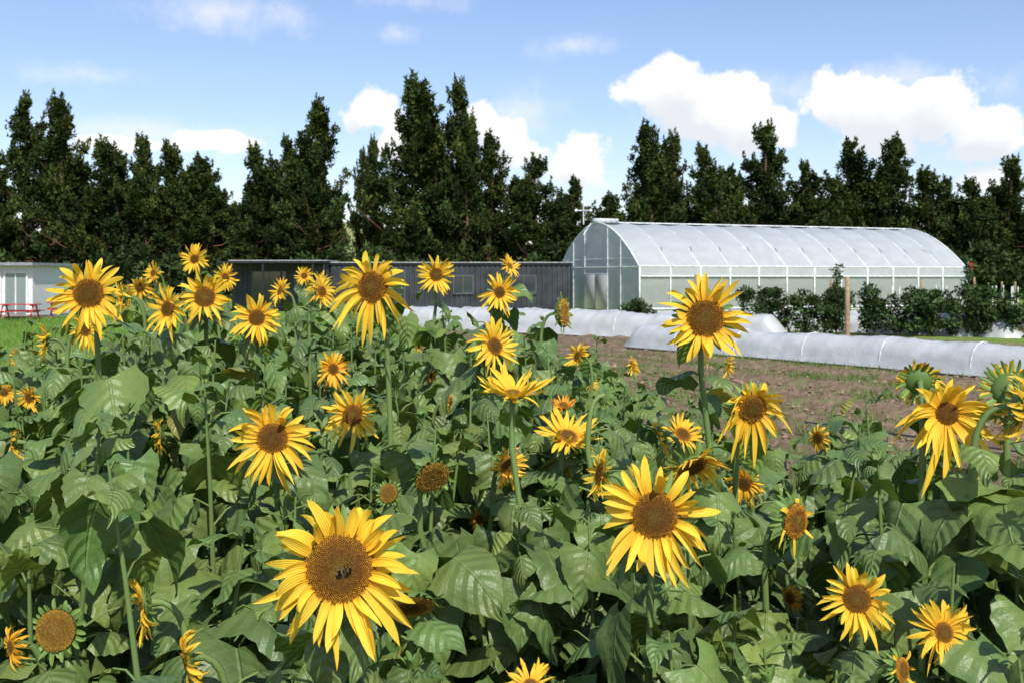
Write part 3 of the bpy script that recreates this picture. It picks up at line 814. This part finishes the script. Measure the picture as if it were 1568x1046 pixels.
T=[(-52,18,1),(-49,17.5,1),(-45.4,19.6,1.),(-41.7,19.2,1.05),(-37.8,15.2,1.1),(-34.8,15.9,1.),(-31.4,14.9,1.1),(-28.2,13.5,1.1),(-24.2,15,1.05),(-21.1,15.6,1.1),(-17.8,18.8,1.05),
(-12.9,15.4,.55),(-9.0,21.2,1.2),(-5.1,21.0,.9),(-2.0,15.8,1.0),(2.2,13.6,1.1),(5.8,11.5,1.1),(8.9,9.9,1.),(12.5,16.8,.95),(15.0,16,.9),(17.6,14.7,1.),(20.3,12.6,1.),
(23.7,17,1.1),(26.9,13.0,1.1),(31.3,15.3,1.25),(35.8,15.5,1.05),(38.8,12.6,1.05),(41.6,11.3,1.1),(44.0,10.1,1.),(46.8,13.8,1.1),(50,14.3,1.1),(54,15,1),
(-43,14,1.1),(-36,12,1.1),(-29.5,11.5,1.1),(-25.5,11.5,1.2),(-19.5,13.5,1.1),(-6.8,14,1.2),(0,11.5,1.1),(4.5,9.5,1.2),(14,10,1.2),(19,10.5,1.1),(25.5,11,1.1),(29,11,1.1),(33.5,11.5,1.1),(37.5,11,1.1),(43,9,1.1),(48.5,11,1.1)]
for i,(x,h,w) in enumerate(T):
    k=(0,3,1,4,2,5)[(i*5+i//6)%6]
    o=bpy.data.objects.new('conifer_tree',TM[k]); sc.collection.objects.link(o)
    o.location=(x,(95 if i<32 else 101)+U(-2,2),0); o.rotation_euler=(0,0,U(0,6.28)); 
    s=h/18.*1.0; ws=w*(.5+.42*s); o.scale=(ws,ws,s)
a=Acc()
for i in range(420):
    x=U(-58,60); hgt=U(.8,3.6)*(1.0+.35*math.sin(x*.35)); y=U(88,92)
    clump(a,(x,y,hgt),(1.1,1.0,.8),70,.34,np.array([.04,.062,.022])*U(.5,1.6))
a.obj('understory_hedge',[M_tfol])
a=Acc(); hx=np.linspace(-260,260,90); hy=np.linspace(112,420,30)
HX,HY=np.meshgrid(hx,hy,indexing='ij')
prof_=13*np.exp(-((HX+45)/60)**2)+7*np.exp(-((HX+150)/70)**2)+4*np.exp(-((HX-200)/80)**2)
HZ=prof_*np.clip((HY-112)/80,0,1)**1.2*(1-.5*np.clip((HY-200)/220,0,1))+.6*np.sin(HX*.08)*np.sin(HY*.05)-.5
a.add(np.stack([HX,HY,HZ],-1).reshape(-1,3),gridf(90,30)[:,::-1],0)
mh,g,o=newmat('hill_pasture'); tc=g.n('ShaderNodeTexCoord').outputs['Object']
c=g.mix(g.ss(g.noise(tc,.08,5),.35,.65),(.13,.20,.055),(.26,.26,.11)); p=pbr(g,c,.95,.1); g.l(p.outputs[0],o.inputs[0])
a.obj('hill',[mh])

# ---------------------------------------------------------------- sun, sky
az,el=math.radians(163),math.radians(48)
S=Vector((math.sin(az)*math.cos(el),math.cos(az)*math.cos(el),math.sin(el)))
sun=bpy.data.lights.new('sun','SUN'); sun.energy=5.0; sun.angle=math.radians(.53); sun.color=(1,.96,.87)
so=bpy.data.objects.new('sun',sun); so.rotation_euler=S.to_track_quat('Z','Y').to_euler(); sc.collection.objects.link(so)
w=bpy.data.worlds.new('World'); sc.world=w; w.use_nodes=True; w.node_tree.nodes.clear(); g=NT(w.node_tree)
sky=g.n('ShaderNodeTexSky'); sky.sky_type='NISHITA'; sky.sun_disc=False; sky.sun_elevation=el; sky.sun_rotation=az
sky.air_density=1.15; sky.dust_density=.5; sky.ozone_density=2.5
dirv=g.n('ShaderNodeTexCoord').outputs['Generated']
sp=g.n('ShaderNodeSeparateXYZ'); g.l(dirv,sp.inputs[0])
AZ=g.m('ARCTAN2',sp.outputs[0],sp.outputs[1]); EL=g.m('ARCSINE',sp.outputs[2])
CL=[(.135,.182,.030,.022),(.163,.176,.047,.033),(.195,.158,.057,.036),(.238,.140,.042,.027),(.305,.162,.042,.027),(.350,.152,.057,.038),(.395,.152,.048,.040),(.435,.132,.037,.026),
(-.136,.158,.025,.026),(-.115,.130,.03,.025),(-.030,.152,.023,.024),(-.008,.133,.027,.025),(.02,.120,.03,.020),(.062,.110,.037,.028),
(-.36,.122,.05,.010),(-.28,.128,.05,.011),(.44,.085,.03,.012)]
CO=[(-.9,.2,.15,.05),(.8,.17,.14,.04),(1.5,.25,.2,.07),(-1.7,.22,.25,.06),(2.6,.3,.25,.08)]
WS=[(-.27,.245,.09,.022),(-.09,.262,.06,.014),(-.11,.232,.025,.014),(-.39,.18,.06,.014),(.06,.222,.05,.014),(-.34,.13,.14,.02),(.30,.175,.16,.02),(.0,.16,.06,.03)]
def field(azs,els,L):
    r=None
    for (a0,e0,ww,hh) in L:
        dx=g.m('MULTIPLY',g.m('SUBTRACT',azs,a0),1/ww); dy=g.m('MULTIPLY',g.m('SUBTRACT',els,e0),1/hh)
        v=g.m('SUBTRACT',1,g.m('SQRT',g.m('ADD',g.m('MULTIPLY',dx,dx),g.m('MULTIPLY',dy,dy))))
        r=v if r is None else g.m('SMOOTH_MAX',r,v,.2)
    return r
F1=field(AZ,EL,CL+CO); F2=field(g.m('ADD',AZ,.008),g.m('ADD',EL,.026),CL[:14]); F3=field(AZ,EL,WS)
nz=g.noise(dirv,24,7,.6); nzb=g.noise(dirv,16,5,.65)
nzc=g.m('MULTIPLY_ADD',nz,2.0,-1.0)
dens=g.ss(g.m('ADD',F1,g.m('MULTIPLY',nzc,1.15)),-.05,.30)
wisp=g.m('MULTIPLY',g.ss(g.m('ADD',F3,g.m('MULTIPLY_ADD',nzb,3.2,-1.75)),-.3,1.3),.60)
dens=g.m('MAXIMUM',dens,wisp)
shade=g.m('MULTIPLY',g.ss(g.m('ADD',F2,g.m('MULTIPLY',nzc,.9)),.05,.8),.6)
cc=g.mix(shade,(1.05,1.05,1.05),(.70,.75,.84))
skc=g.mix(1.0,sky.outputs[0],(1.05,1.01,1.12),'MULTIPLY')
b1=g.n('ShaderNodeBackground'); b1.inputs[1].default_value=.145; g.l(skc,b1.inputs[0])
b2=g.n('ShaderNodeBackground'); b2.inputs[1].default_value=1.0; g.l(cc,b2.inputs[0])
mx=g.n('ShaderNodeMixShader'); g.l(dens,mx.inputs[0]); g.l(b1.outputs[0],mx.inputs[1]); g.l(b2.outputs[0],mx.inputs[2])
wo=g.n('ShaderNodeOutputWorld'); g.l(mx.outputs[0],wo.inputs[0])

cam=bpy.data.cameras.new('camera'); cam.lens=36; cam.sensor_width=36; cam.shift_y=-.0625; cam.clip_end=3000; cam.clip_start=.05
cam.dof.use_dof=True; cam.dof.focus_distance=2.6; cam.dof.aperture_fstop=11
co=bpy.data.objects.new('camera',cam); co.location=(0,0,2.0); co.rotation_euler=(pi/2,0,0); sc.collection.objects.link(co); sc.camera=co
